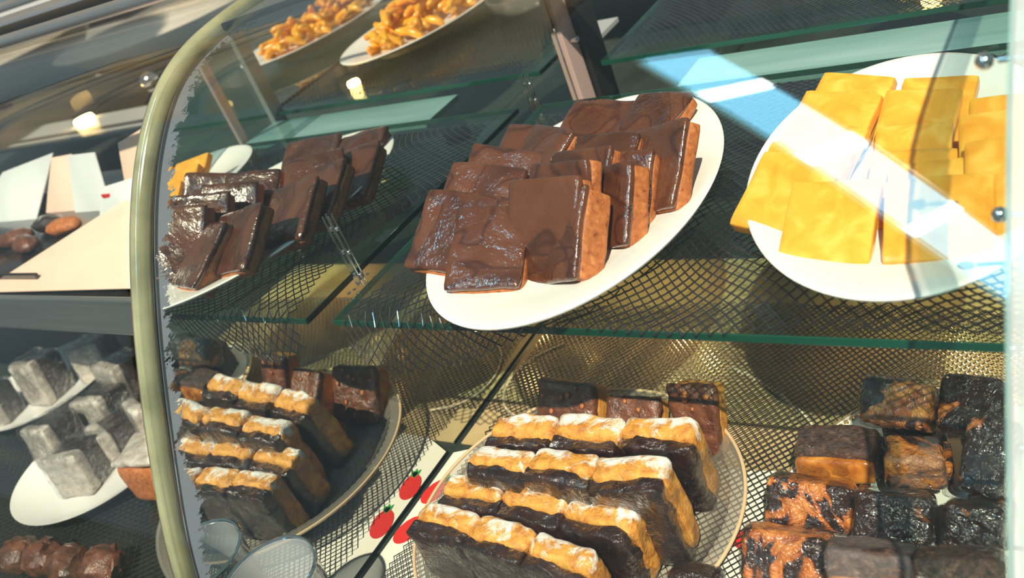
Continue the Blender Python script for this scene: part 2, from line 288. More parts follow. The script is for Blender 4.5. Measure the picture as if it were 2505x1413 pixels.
P = {
 'c1': [0.15, 0.007, 0.0227, 0.264, 1.0821, 0.1457, 0.0494, 0.0587, 0.0149],
 'c2': [0.1121, 0.0199, 0.0245, 0.0168, 1.0221, 0.1831, 0.0631, 0.058, 0.0145],
 'c3': [0.1889, 0.0204, 0.0178, -0.2583, 0.7862, -0.2767, 0.0532, 0.0554, 0.015],
 'c4': [0.1795, 0.0267, 0.0182, -0.1697, 0.6406, -0.0863, 0.058, 0.058, 0.0145],
 'c5': [0.2041, 0.0593, 0.0147, -0.2772, 0.7055, -0.2516, 0.0512, 0.0505, 0.0141],
 'c6': [0.2049, 0.0782, 0.0139, -0.0949, 0.7632, -0.0545, 0.0484, 0.0517, 0.0128],
 'c7': [0.2063, 0.1105, 0.013, -0.1194, 0.8015, -0.1014, 0.0466, 0.0504, 0.0138],
 'c8': [0.1716, 0.0993, 0.0152, -0.277, 0.9391, -0.113, 0.0577, 0.058, 0.0145],
 'c17': [0.2201, 0.0953, 0.0167, -0.3749, 0.7857, -0.2877, 0.0564, 0.058, 0.0145],
 'c9': [0.1234, 0.1876, 0.015, -0.1135, 1.2778, 0.0431, 0.058, 0.058, 0.0145],
 'c10': [0.1675, 0.1813, 0.0161, -0.3983, 1.2049, -0.095, 0.058, 0.058, 0.0145],
 'c12': [0.0953, 0.0683, 0.0186, 0.0106, 1.0069, 0.196, 0.0616, 0.058, 0.0145],
 'c13': [0.0926, 0.0973, 0.0175, -0.0059, 1.0866, 0.1924, 0.0628, 0.058, 0.0145],
 'c14': [0.0888, 0.14, 0.0151, -0.1372, 1.1394, 0.094, 0.0586, 0.058, 0.0145],
 'c18': [0.1035, 0.125, 0.0181, -0.5143, 1.0372, -0.0876, 0.0571, 0.058, 0.0145],
 'c15': [0.1724, 0.0728, 0.0163, -0.2602, 0.8157, -0.1308, 0.0575, 0.058, 0.0145],
 'c16': [0.179, 0.0497, 0.0168, -0.2737, 0.6187, -0.1836, 0.0575, 0.058, 0.0145],
 'y1': [0.3454, 0.0356, 0.0178, 0.03, 1.117, 0.0595, 0.0465, 0.0512, 0.0105],
 'y2': [0.3994, 0.0369, 0.0194, 0.08, 1.117, -0.02, 0.049, 0.0479, 0.0105],
 'y3': [0.3089, 0.0657, 0.02, -0.2443, 1.117, 0.0604, 0.0493, 0.0499, 0.0105],
 'y4': [0.3077, 0.0758, 0.015, -0.2487, 1.117, 0.0625, 0.0505, 0.0576, 0.0085],
 'y5': [0.3079, 0.0965, 0.0151, -0.2982, 1.117, 0.0862, 0.0509, 0.0606, 0.0085],
 'y6': [0.3105, 0.1159, 0.0151, -0.25, 1.117, 0.0631, 0.0496, 0.0708, 0.0085],
 'y7': [0.314, 0.1358, 0.0151, -0.2647, 1.117, 0.0702, 0.0466, 0.0732, 0.0085],
 'y8': [0.3756, 0.1319, 0.015, -0.0515, 1.117, 0.0542, 0.0408, 0.0649, 0.0085],
 'y9': [0.3671, 0.1118, 0.0151, -0.0873, 1.117, 0.0714, 0.0421, 0.0673, 0.0085],
 'y10': [0.3747, 0.0914, 0.015, 0.0175, 1.117, 0.0207, 0.0396, 0.0551, 0.0085],
 'y11': [0.3784, 0.0716, 0.015, 0.0183, 1.117, 0.0203, 0.043, 0.0493, 0.0085],
 'y12': [0.4239, 0.0685, 0.015, 0.1068, 1.117, -0.0277, 0.0364, 0.0718, 0.0085],
 'y13': [0.4237, 0.0883, 0.015, 0.0772, 1.117, -0.0133, 0.036, 0.0706, 0.0085],
 'y14': [0.3927, 0.0524, 0.015, 0.1035, 1.117, -0.0212, 0.0397, 0.0522, 0.0085],
 'y15': [0.4305, 0.0489, 0.015, 0.1312, 1.117, -0.0396, 0.0368, 0.067, 0.0085],
 'A': [0.17, 0.0177, -0.1726, 0.1082, -0.1017, -0.0003, 0.1515, 0.0655, 0.0196],
 'B': [0.1736, -0.0264, -0.1722, 0.0146, -0.029, -0.0479, 0.1514, 0.0714, 0.0198],
 'C': [0.1526, -0.0437, -0.1728, -0.0397, -0.0502, -0.0098, 0.1508, 0.0536, 0.0225],
 'D': [0.1415, -0.0782, -0.172, -0.0529, 0.0053, 0.0268, 0.1394, 0.0549, 0.0264],
 'k1': [0.1115, 0.058, -0.168, -0.0792, 0.5972, 0.0, 0.0537, 0.052, 0.022],
 'k2': [0.1759, 0.0459, -0.165, 0.1074, 0.7791, 0.0, 0.0434, 0.052, 0.022],
 'k3': [0.2203, 0.0633, -0.165, 0.0632, 0.4421, 0.0, 0.0349, 0.052, 0.022],
 'r1': [0.3497, 0.079, -0.1342, -0.1374, 0.7937, -0.0254, 0.0416, 0.0295, 0.025],
 'r2': [0.3923, 0.0845, -0.1343, -0.0508, 1.1056, -0.0915, 0.0348, 0.0338, 0.025],
 'r3': [0.3215, 0.0505, -0.1571, 0.1181, 0.0715, 0.0104, 0.0475, 0.024, 0.0254],
 'r4': [0.3677, 0.0501, -0.1568, 0.2358, 0.1248, 0.0924, 0.0322, 0.0223, 0.0266],
 'r5': [0.4, 0.0489, -0.1532, -0.1704, 0.8232, -0.0115, 0.0257, 0.0466, 0.025],
 'r6': [0.3126, 0.0073, -0.1553, 0.0656, 0.6318, 0.1249, 0.0494, 0.0287, 0.0225],
 'r7': [0.3612, 0.0054, -0.1548, 0.1272, 0.7292, 0.1502, 0.041, 0.0292, 0.0241],
 'r8': [0.4029, 0.0103, -0.1544, 0.0028, 0.6611, 0.0052, 0.031, 0.0235, 0.025],
 'r9': [0.3104, -0.0352, -0.1541, 0.0778, 0.7325, 0.0812, 0.0492, 0.0298, 0.0241],
 'r10': [0.3649, -0.0614, -0.1531, 0.1226, 0.5572, 0.0491, 0.0433, 0.0484, 0.0244],
 'r11': [0.4105, -0.0584, -0.152, 0.1535, 0.5136, -0.0277, 0.0402, 0.049, 0.0257],
}

# ------------------------------------------------------------------ curved profile of the case glass (y, z)
OUT = [(.30, .2065), (.18, .2068), (.115, .2067), (.0715, .2058), (.0228, .2010), (-.0128, .1905), (-.0448, .1705), (-.0736, .1411), (-.1021, .1033),
       (-.127, .0625), (-.1494, .0184), (-.1704, -.029), (-.183, -.065), (-.1925, -.105), (-.1985, -.145), (-.2, -.183)]
INN = [(.30, .2), (.18, .2), (.115, .2), (.0841, .1995), (.034, .1965), (-.0026, .187), (-.0341, .165), (-.063, .1345), (-.0908, .095), (-.1158, .053),
       (-.1395, .0087), (-.1627, -.0377), (-.1755, -.072), (-.185, -.11), (-.191, -.146), (-.1925, -.183)]
def smooth_poly(pts, n=8):
    out = []
    for i in range(len(pts) - 1):
        p0 = pts[max(i - 1, 0)]; p1 = pts[i]; p2 = pts[i + 1]; p3 = pts[min(i + 2, len(pts) - 1)]
        for k in range(n):
            t = k / n
            out.append(tuple(0.5 * ((2 * p1[j]) + (-p0[j] + p2[j]) * t + (2 * p0[j] - 5 * p1[j] + 4 * p2[j] - p3[j]) * t * t + (-p0[j] + 3 * p1[j] - 3 * p2[j] + p3[j]) * t ** 3) for j in range(2)))
    out.append(pts[-1]); return out
OUTS = smooth_poly(OUT, 8); INNS = smooth_poly(INN, 8)
def relax(pl, it):
    pl = [list(p) for p in pl]
    for _ in range(it):
        pl = [pl[0]] + [[(pl[i - 1][j] + 2 * pl[i][j] + pl[i + 1][j]) / 4 for j in range(2)] for i in range(1, len(pl) - 1)] + [pl[-1]]
    return pl
OUTS = relax(OUTS, 40); INNS = relax(INNS, 30)
def sheet(x0, x1, prof, th):
    """closed glass shell swept along x"""
    bm = bmesh.new(); n = len(prof); rows = []
    for x in (x0, x1):
        for off in (0, 1):
            ring = []
            for i, p in enumerate(prof):
                a = prof[max(i - 1, 0)]; b = prof[min(i + 1, n - 1)]
                t = Vector((b[0] - a[0], b[1] - a[1])).normalized(); nn = Vector((-t.y, t.x))
                if nn.x > 0 and abs(nn.x) > .3: nn = -nn
                if abs(nn.x) <= .3 and nn.y < 0: nn = -nn
                q = Vector(p) - nn * th * off
                ring.append(bm.verts.new((x, q.x, q.y)))
            rows.append(ring)
    a, b, c, d = rows
    for i in range(n - 1):
        bm.faces.new((a[i], a[i + 1], c[i + 1], c[i])); bm.faces.new((b[i], d[i], d[i + 1], b[i + 1]))
        bm.faces.new((a[i], b[i], b[i + 1], a[i + 1])); bm.faces.new((c[i], c[i + 1], d[i + 1], d[i]))
    bm.faces.new((a[0], c[0], d[0], b[0])); bm.faces.new((a[-1], b[-1], d[-1], c[-1]))
    return bm

# ------------------------------------------------------------------ setting
fl = obj('floor', boxm((-5, -0.6, -0.25), (5, 4.0, -0.19)), M['floor'], smooth=False); tag(fl, 'dark counter surface under and behind the glass cases', 'floor', kind='structure')

def mat_canvas():
    m, nt, out = new_mat('sunlit cream awning canvas'); v = coords(nt)
    t = N(nt, 'ShaderNodeBsdfTranslucent'); d = N(nt, 'ShaderNodeBsdfDiffuse'); mx = nt.nodes.new('ShaderNodeMixShader'); mx.inputs[0].default_value = 0.4
    c = ramp(nt, noise_n(nt, v, 0.9, 3, 0.5, 0.4), [(0.35, (0.5, 0.42, 0.3)), (0.6, (0.82, 0.72, 0.58))])
    lk(nt, c, t.inputs['Color']); lk(nt, c, d.inputs['Color']); lk(nt, t.outputs[0], mx.inputs[1]); lk(nt, d.outputs[0], mx.inputs[2]); lk(nt, mx.outputs[0], out.inputs[0]); return m
aw = empty('awning', (-3.2, 1.4, 2.3), 'cream canvas awning over the stall, mirrored faintly in the curved glass at the top left', 'awning')
MC = mat_canvas()
for k in range(5):
    bm = bmesh.new(); bx(bm, (-2.2 + k * .88, -1.5, -.01 + .02 * (k % 2)), (-2.2 + k * .88 + .84, 1.6, 0.0 + .02 * (k % 2))); obj('canvas_strip', bm, MC, aw, False)
for k in range(6):
    bm = bmesh.new(); bx(bm, (-2.24 + k * .88, -1.5, -.06), (-2.20 + k * .88, 1.6, -.02)); obj('rafter', bm, M['ledge'], aw, False)

# ------------------------------------------------------------------ the display case
case = empty('display_case', (0.22, 0.1, -0.19), 'curved glass sweet display case with an aged mirror end', 'display case')
ci = Matrix.Translation((-0.22, -0.1, 0.19))
def cpart(name, bm, m, smooth=True, label=None, parent=case, local=ci):
    o = obj(name, bm, m, parent, smooth, local)
    if label: o['label'] = label
    return o
cpart('base_deck', boxm((-0.002, -0.2, -0.19), (0.452, 0.46, -0.182), 0.001), M['floor'], False)
def mirror_mesh():
    bm = bmesh.new(); lay = bm.verts.layers.float.new('edge'); n = len(INNS)
    rows = []; offs = [0, .004, .008, .012, .017, .023, .03]
    for k, o in enumerate(offs):
        row = []
        for i, p in enumerate(INNS):
            a = INNS[max(i - 1, 0)]; b = INNS[min(i + 1, n - 1)]
            t = Vector((b[0] - a[0], b[1] - a[1])).normalized(); nn = Vector((t.y, -t.x))
            c = Vector((0.3, -0.1)) - Vector(p)
            if nn.dot(c) < 0: nn = -nn
            q = Vector(p) + nn * o
            v = bm.verts.new((0, q.x, q.y)); v[lay] = o / 0.03; row.append(v)
        rows.append(row)
    for k in range(len(offs) - 1):
        for i in range(n - 1): bm.faces.new((rows[k][i], rows[k][i + 1], rows[k + 1][i + 1], rows[k + 1][i]))
    last = rows[-1]
    back = []
    for i, v in enumerate(last):
        s = i / (n - 1); w = bm.verts.new((0, 0.405, v.co.z * (1 - 0.0) if i else v.co.z)); w[lay] = 1.5; back.append(w)
    for i in range(n - 1):
        bm.faces.new((last[i], last[i + 1], back[i + 1], back[i]))
    return bm
# mirror: front face at x=0, dark backing behind it
mir = cpart('mirror_panel', mirror_mesh(), M['mirror'], False, 'aged mirror panel whose silvering has frosted along the edge')
bmm = bmesh.new()
ring0 = [bmm.verts.new((-0.0015, p[0], p[1])) for p in INNS] + [bmm.verts.new((-0.0015, 0.405, -0.183)), bmm.verts.new((-0.0015, 0.405, 0.2))]
ring1 = [bmm.verts.new((-0.008, v.co.y, v.co.z)) for v in ring0]
bmm.faces.new(ring0); bmm.faces.new(ring1[::-1])
for i in range(len(ring0)): bmm.faces.new((ring0[i], ring0[(i + 1) % len(ring0)], ring1[(i + 1) % len(ring0)], ring1[i]))
cpart('mirror_backing', bmm, M['blackrub'], False)
bm = bmesh.new()
mid = [((a[0] * .36 + b[0] * .64), (a[1] * .36 + b[1] * .64)) for a, b in zip(OUTS, INNS)]
tube(bm, [(-0.0050, p[0], p[1]) for p in mid], 0.0068, 12); cpart('edge_seal', bm, M['olive'], label='olive green clear seal along the curved mirror edge')
bm = bmesh.new(); tube(bm, [(0.0006, p[0], p[1]) for p in INNS], 0.0005, 6); cpart('edge_bead', bm, M['chrome'])
cpart('front_glass', sheet(0.0, 0.449, OUTS, 0.004), M['glass'], label='curved clear front glass')
# right end panel: clear glass with a bright aluminium front trim
bm = bmesh.new()
r0 = [bm.verts.new((0.4505, p[0], p[1])) for p in INNS] + [bm.verts.new((0.4505, 0.40, -0.183)), bm.verts.new((0.4505, 0.40, 0.2))]
r1 = [bm.verts.new((0.4565, v.co.y, v.co.z)) for v in r0]
bm.faces.new(r0); bm.faces.new(r1[::-1])
for i in range(len(r0)): bm.faces.new((r0[i], r0[(i + 1) % len(r0)], r1[(i + 1) % len(r0)], r1[i]))
cpart('end_glass', bm, M['shelfglass'], False)
def ribbon(x0, x1, prof, a, b):
    bm = bmesh.new(); n = len(prof); rr = []
    for i, p in enumerate(prof):
        A = prof[max(i - 1, 0)]; B = prof[min(i + 1, n - 1)]
        t = Vector((B[0] - A[0], B[1] - A[1])).normalized(); nn = Vector((-t.y, t.x))
        if nn.x > 0 and abs(nn.x) > .3: nn = -nn
        if abs(nn.x) <= .3 and nn.y < 0: nn = -nn
        q1 = Vector(p) + nn * a; q2 = Vector(p) + nn * b
        rr.append([bm.verts.new(c) for c in ((x0, q1.x, q1.y), (x1, q1.x, q1.y), (x1, q2.x, q2.y), (x0, q2.x, q2.y))])
    for i in range(n - 1):
        for k in range(4): bm.faces.new((rr[i][k], rr[i][(k + 1) % 4], rr[i + 1][(k + 1) % 4], rr[i + 1][k]))
    bm.faces.new(rr[0]); bm.faces.new(rr[-1][::-1]); return bm
cpart('trim_strip', ribbon(0.4502, 0.466, OUTS, -0.006, 0.001), M['whitealu'], False, 'bright ground glass edge down the right side of the picture')
cpart('trim_gasket', ribbon(0.4492, 0.4502, OUTS, -0.004, 0.0008), M['teal'], False)
# uprights at the back corner and right end
cpart('upright', boxm((0.0, 0.407, -0.182), (0.006, 0.432, 0.2), 0.001), M['pinkalu'], False, 'pinkish metal upright at the back of the mirror')
cpart('upright', boxm((0.0, 0.434, -0.182), (0.012, 0.470, 0.2), 0.001), M['blackrub'], False, 'black upright beside the pinkish one')
cpart('upright', boxm((0.443, 0.345, -0.182), (0.449, 0.357, 0.2), 0.001), M['pinkalu'], False)
cpart('upright', boxm((0.440, 0.405, -0.182), (0.449, 0.425, 0.2), 0.001), M['ledge'], False)
for z in (0.045, 0.015):
    bm = bmesh.new(); tube(bm, [(0.006, 0.42 + (0.03 if z > .03 else 0), z + .008), (0.014, 0.42 + (0.03 if z > .03 else 0), z + .008)], 0.003, 10); cpart('screw', bm, M['chrome'])
# shelf bracket strips clipped on the mirror
for y, z0, z1 in ((0.0495, -0.006, 0.055), (0.333, -0.022, 0.028)):
    bm = bmesh.new(); tube(bm, [(0.003, y - .002, z0), (0.003, y - .002, z1)], 0.0007, 6); tube(bm, [(0.003, y + .002, z0), (0.003, y + .002, z1)], 0.0007, 6)
    for k in range(3): ball(bm, (0.003, y, z0 + (z1 - z0) * (0.15 + 0.33 * k)), 0.0019, 2)
    for k in range(6): ball(bm, (0.004 + .0005 * k, y - .018 + k * .0065, z0 + .0008 * math.sin(k * 2)), 0.0014, 1, (1, 1.5, .6))
    cpart('shelf_bracket', bm, M['chrome'])
for z in (0.132, 0.066, -0.003, -0.063, -0.123):
    bm = bmesh.new(); tube(bm, [(0.4505, 0.0, z), (0.438, 0.0, z)], 0.0014, 14); ball(bm, (0.4335, 0, z), 0.0034, 2, (1, 1, 1)); cpart('shelf_pin', bm, M['chrome'])
# grey bracket plate and black gasket at the mirror's top
bm = bmesh.new()
pl = [(.043, .2), (.3, .2), (.3, .175), (.182, .178), (.11, .191)]
a = [bm.verts.new((0.0018, p[0], p[1])) for p in pl]; b = [bm.verts.new((0.0004, p[0], p[1])) for p in pl]
bm.faces.new(a); bm.faces.new(b[::-1])
for i in range(5): bm.faces.new((a[i], a[(i + 1) % 5], b[(i + 1) % 5], b[i]))
cpart('top_bracket', bm, M['ledge'], False)
bm = bmesh.new(); tube(bm, [(0.003, .043, .1995), (0.003, .11, .190), (0.003, .182, .177), (0.003, .3, .174)], 0.0024, 8); cpart('top_gasket', bm, M['blackrub'])
# frosted teal ledge behind the shelf
cpart('back_ledge', boxm((0.14, 0.336, -0.014), (0.4385, 0.402, -0.008), 0.001), M['teal'], False, 'frosted teal glass ledge behind the shelf')
cpart('top_frame', boxm((-0.002, 0.30, 0.2), (0.452, 0.33, 0.212), 0.001), M['steel'], False)

# neighbouring case beyond the mirror
case2 = empty('display_case', (-0.7, 0.1, -0.19), 'blurred neighbouring glass case beyond the left mirror edge', 'display case')
c2 = Matrix.Translation((0.7, -0.1, 0.19))
def c2p(name, bm, m, smooth=True, label=None): 
    o = cpart(name, bm, m, smooth, label, case2, c2); return o
c2p('front_glass', sheet(-1.9, -0.013, OUTS, 0.004), M['glass'])
c2p('base_deck', boxm((-1.9, -0.2, -0.19), (-0.014, 0.9, -0.182), 0.001), M['floor'], False)
c2p('shelf', boxm((-1.9, -0.0, -0.0075), (-0.014, 0.30, -0.0015), 0.0008), M['blacktray'], False)
c2p('shelf_trim', boxm((-1.9, -0.006, -0.021), (-0.014, 0.0, 0.0175), 0.002), M['steel'], False, 'brushed grey metal strip along the shelf front')
for y, z, r, mm in ((0.135, 0.215, 0.006, 'steel'), (0.18, 0.214, 0.009, 'blackrub'), (0.205, 0.217, 0.012, 'steel'), (0.315, 0.212, 0.01, 'ledge'), (0.345, 0.213, 0.007, 'blackrub'), (0.45, 0.212, 0.01, 'steel')):
    bm = bmesh.new(); tube(bm, [(-1.9, y, z), (-0.014, y, z)], r, 12); c2p('top_rail', bm, M[mm])
c2p('top_panel', boxm((-1.9, 0.22, 0.2), (-0.014, 0.30, 0.206), 0.001), M['beige'], False)
c2p('back_ledge', boxm((-1.9, 0.46, -0.014), (-0.014, 0.56, -0.008), 0.001), M['ledge'], False)

# ------------------------------------------------------------------ shelves
def shelf(name, x0, x1, y0, y1, z, label, th=0.005):
    s = empty(name, ((x0 + x1) / 2, (y0 + y1) / 2, z - th), label, 'shelf'); o = Matrix.Translation((-(x0 + x1) / 2, -(y0 + y1) / 2, -(z - th)))
    obj('glass_pane', boxm((x0, y0 + .0006, z - th), (x1, y1 - .0006, z)), M['shelfglass'], s, False, o)
    obj('front_edge', boxm((x0, y0 - .0006, z - th), (x1, y0 + .0003, z - .0002), 0.0002), M['shelfedge'], s, False, o)
    obj('side_edge', boxm((x0 - .0005, y0, z - th), (x0 + .0003, y1, z - .0002), 0.0002), M['shelfedge'], s, False, o)
    obj('back_edge', boxm((x0, y1 - .0003, z - th), (x1, y1 + .0006, z - .0002), 0.0002), M['shelfedge'], s, False, o)
    return s
shelf('glass_shelf', 0.0139, 0.432, 0.0, 0.325, 0.0, 'clear glass shelf with green edge carrying the two white platters')
shelf('glass_shelf', 0.036, 0.438, 0.412, 0.86, 0.0, 'glass shelf at the back, its green edge above the yellow fudge')

shelf('glass_shelf', 0.458, 0.86, 0.412, 0.86, 0.0, 'glass shelf of the section to the right, seen only in the mirror')

# ------------------------------------------------------------------ netting
def netting(name, ufn, nu, nv, r, label, mask=None, w=None):
    """ufn(i, j) -> world point of knot; diamond mesh; strands are thin three-sided bars"""
    K = {}
    def pt(i, j):
        if (i, j) not in K: K[(i, j)] = Vector(ufn(i, j))
        return K[(i, j)]
    V = []; F = []
    def bar(a, b):
        d = b - a
        if d.length < 1e-6: return
        d.normalize(); up = Vector((0, 0, 1)); u = d.cross(up)
        if u.length < 1e-3: u = Vector((1, 0, 0))
        u.normalize(); v = u.cross(d); base = len(V)
        for c in (a, b):
            for k in range(4):
                an = PI / 2 * k + PI / 4; V.append(c + u * (math.cos(an) * r) + v * (math.sin(an) * r * 0.85))
        for k in range(4): F.append((base + k, base + (k + 1) % 4, base + 4 + (k + 1) % 4, base + 4 + k))
    for i in range(nu):
        for j in range(nv):
            if (i + j) % 2: continue
            a = pt(i, j)
            for di, dj in ((1, 1), (-1, 1)):
                ii, jj = i + di, j + dj
                if 0 <= ii < nu and 0 <= jj < nv:
                    b = pt(ii, jj)
                    if mask and not (mask(a) and mask(b)): continue
                    m = (a + b) / 2 - Vector((0, 0, r * 0.5))
                    bar(a, m); bar(m, b)
    me = bpy.data.meshes.new(name); me.from_pydata([tuple(v) for v in V], [], F); me.update()
    o = obj(name, me, M['net']); tag(o, label, 'netting', kind='stuff'); return o
def upper_net(i, j):
    u = i * 0.0042; t = j / 71.0                      # u along the shelf, t from the hanging front edge to the back
    front = 0.046 * math.exp(-((u - 0.06) / 0.075) ** 2) + 0.006 * max(0, math.sin(u * 24 + 2)) - 0.004
    lo = -front
    v = lo + (0.297 - lo) * t
    wx = 0.010 * math.sin(v * 26 + u * 9) + 0.006 * math.sin(u * 31 + v * 17 + 1)
    wy = 0.014 * math.sin(u * 22 + 0.8 + v * 8) + 0.006 * math.sin(u * 47 - v * 25)
    env = min(1, t * 5) * (1 - t)
    x = 0.024 + u + wx * (0.25 + 0.75 * min(1, t * 5)); y = v + wy * env * 1.5
    h = 0.0010 + 0.0024 * (1 + math.sin(u * 38 + v * 21)) * (0.5 + 0.5 * math.sin(v * 33 - u * 12 + 2))
    for cx, cy, a, b in ((0.162, 0.118, 0.085, 0.135), (0.366, 0.136, 0.08, 0.13)):   # pressed flat under the platters
        if math.hypot((x - cx) / a, (y - cy) / b) < 1.0: h = 0.0010 + 0.0004 * math.sin(u * 300)
    if y < 0.0: return (x, -0.0022 - 0.005 * (1 + math.sin(u * 60)) * min(1, -y * 30), y * 0.92 + 0.001)
    return (min(x, 0.447), y, h)
netting('black_netting', upper_net, 104, 72, 0.00055, 'black diamond plastic netting draped over the glass shelf', mask=lambda p: p.x < 0.446)
def back_net(i, j):
    u = i * 0.0034; v = j * 0.0042
    return (0.05 + u + 0.006 * math.sin(v * 30), 0.418 + v + 0.006 * math.sin(u * 25), 0.0012 + 0.0015 * (1 + math.sin(u * 33 + v * 18)))
netting('black_netting', back_net, 116, 96, 0.00045, 'black netting on the back glass shelf at the top of the picture', mask=lambda p: p.x < 0.447)
def lower_net(i, j):
    u = i * 0.0029; v = j * 0.0033
    x = 0.008 + u + 0.004 * math.sin(v * 20 + u * 7); y = -0.185 + v + 0.006 * math.sin(u * 16 + v * 9)
    h = 0.0035 + 0.0018 * math.sin(u * 21 + v * 13) + 0.0012 * math.sin(u * 43 - v * 29)
    return (x, y, -0.1795 + h)
netting('black_netting', lower_net, 156, 134, 0.00042, 'black netting over the case floor under the lower trays', mask=lambda p: p.x < 0.445 and p.y > -0.186 and not (p.x < 0.022 and -0.13 < p.y < 0.1))
def left_net(i, j):
    u = i * 0.0045; v = j * 0.005
    return (-0.62 + u, -0.19 + v + 0.006 * math.sin(u * 14), -0.178 + 0.002 * math.sin(u * 20 + v * 14))
netting('black_netting', left_net, 132, 60, 0.0006, 'black netting on the floor of the neighbouring case')

# ------------------------------------------------------------------ things lying on the case floor
kb = obj('kraft_board', boxm((0.004, 0.062, -0.1815), (0.444, 0.33, -0.1795), 0.0005), M['board'], smooth=False)
tag(kb, 'brown kraft board lining the case floor under the netting', 'board')
pm = empty('paper_mat', (0.14, -0.05, -0.1815), 'white paper mat with red and green berry print under the clear tray', 'mat')
bm = bmesh.new()
pts = [(0.004, -0.13)] + [(0.30, -0.13), (0.30, 0.02), (0.285, 0.075), (0.25, 0.07), (0.12, 0.068), (0.03, 0.062), (0.004, 0.05)]
a = [bm.verts.new((x - .14, y + .05, 0.0024)) for x, y in pts]; b = [bm.verts.new((x - .14, y + .05, 0.0012)) for x, y in pts]
bm.faces.new(a); bm.faces.new(b[::-1])
for i in range(len(pts)): bm.faces.new((a[i], a[(i + 1) % len(pts)], b[(i + 1) % len(pts)], b[i]))
obj('sheet', bm, M['paper'], pm, False)
for cx, cy, an, sc in ((0.012, 0.004, 1.25, 1.0), (0.013, -0.036, 1.25, 1.05), (0.272, 0.013, 0.5, 1.1), (0.252, -0.04, .9, 1), (0.2, -0.1, 2, 1), (0.28, -0.08, 1, 1)):
    bm = bmesh.new(); n = 18; ring = []; ring2 = []
    for k in range(n):
        t = 2 * PI * k / n; r = 0.0095 * sc * (1 + 0.28 * math.cos(t)); x = r * 1.5 * math.cos(t); y = r * 0.95 * math.sin(t)
        X = cx - .14 + x * math.cos(an) - y * math.sin(an); Y = cy + .05 + x * math.sin(an) + y * math.cos(an)
        ring.append(bm.verts.new((X, Y, 0.0027))); ring2.append(bm.verts.new((X, Y, 0.0022)))
    bm.faces.new(ring); bm.faces.new(ring2[::-1])
    for k in range(n): bm.faces.new((ring[k], ring[(k + 1) % n], ring2[(k + 1) % n], ring2[k]))
    obj('berry_print', bm, M['red'], pm, False)
    bm = bmesh.new()
    for s in (-0.6, 0, 0.6):
        c = Vector((cx - .14 + 0.0165 * sc * math.cos(an), cy + .05 + 0.0165 * sc * math.sin(an), 0.0028)); d = Vector((math.cos(an + s), math.sin(an + s), 0)); u = Vector((-d.y, d.x, 0))
        vs = [bm.verts.new(q) for q in (c - d * .003, c + u * .0026 + d * .002, c + d * .008, c - u * .0026 + d * .002)]; bm.faces.new(vs)
        vs = [bm.verts.new(q - Vector((0, 0, .0005))) for q in (c - d * .003, c - u * .0026 + d * .002, c + d * .008, c + u * .0026 + d * .002)]; bm.faces.new(vs)
    obj('leaf_print', bm, M['green'], pm, False)
# bright caustic light curves under the net, modelled as thin cream tubes
def caustic(pts, label, r=0.0012):
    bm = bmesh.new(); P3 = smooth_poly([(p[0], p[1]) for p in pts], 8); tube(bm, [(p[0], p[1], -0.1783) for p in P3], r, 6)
    tag(obj('caustic_tube', bm, M['cream']), label, 'caustic', 'caustic light curves modelled as tubes under the netting')
caustic([(0.052, 0.094), (0.028, 0.104), (0.012, 0.125), (0.010, 0.150), (0.02, 0.175), (0.04, 0.195)], 'caustic light curve, modelled as a cream tube, curling under the net behind the left end of the peanut rows', .0013)
caustic([(0.205, 0.176), (0.23, 0.163), (0.25, 0.150), (0.272, 0.132), (0.289, 0.112), (0.297, 0.092)], 'caustic light curve, modelled as a cream tube, slanting down towards the beaded plate', .0017)

# ------------------------------------------------------------------ white oval platters
def platter(name, c, a, b, rotz, label, zc=0.0035):
    t = empty(name, (c[0], c[1], zc), label, 'plate'); t.rotation_euler.z = rotz
    prof = [(0.0, 0.0105), (0.35, 0.0105), (0.62, 0.011), (0.70, 0.0120), (0.80, 0.0150), (0.90, 0.0176), (0.97, 0.0190), (0.992, 0.0192), (1.0, 0.0186), (0.995, 0.0172),
            (0.95, 0.0155), (0.82, 0.0110), (0.70, 0.006), (0.64, 0.0035), (0.635, 0.0), (0.60, 0.0), (0.595, 0.004), (0.3, 0.006), (0.0, 0.006)]
    prof = [(max(r, 0.0005), z) for r, z in prof]
    obj('platter_body', lathe(prof, 96, a, b), M['plate'], t)
    return t
platter('oval_platter', (0.1624, 0.1182), 0.15, 0.097, 4.8496, 'white oval platter under the chocolate fudge')
platter('oval_platter', (0.3662, 0.1362), 0.1373, 0.0856, 0.1674 + PI / 2, 'white oval platter under the yellow fudge')

# ------------------------------------------------------------------ chocolate covered fudge
CL = {
 'c1': 'chocolate fudge slab lying front-most on the platter, pale cut edge towards the rim',
 'c2': 'chocolate fudge slab half hidden behind the front-most one, at the left tip of the platter',
 'c3': 'chocolate fudge slab right of the front-most one, broad orange-brown cut side facing right',
 'c4': 'chocolate fudge slab showing its top between the two front right slabs',
 'c5': 'second chocolate slab of the right row, thick caramel-brown cut side',
 'c6': 'third chocolate slab of the right row, narrow cut side above the second',
 'c7': 'fourth chocolate slab of the right row, long brown cut side near the rim',
 'c8': 'long purplish chocolate slab lying behind the middle row',
 'c17': 'chocolate slab between the fourth of the right row and the back right slab',
 'c9': 'broad bright brown chocolate slab at the back left of the platter',
 'c10': 'back-most chocolate slab, highest on the platter at the right',
 'c12': 'chocolate slab of the left row with a white sheen on its corner',
 'c13': 'chocolate slab of the left row right behind the one with the white sheen',
 'c14': 'wide chocolate slab at the back of the left row, in front of the bright brown one',
 'c18': 'small chocolate slab overlapping the last one of the left row, lit orange edge',
 'c15': 'dark red-brown chocolate slab in the middle row with a bright orange top edge',
 'c16': 'dark chocolate slab in the middle row in front of the red-brown one',
}
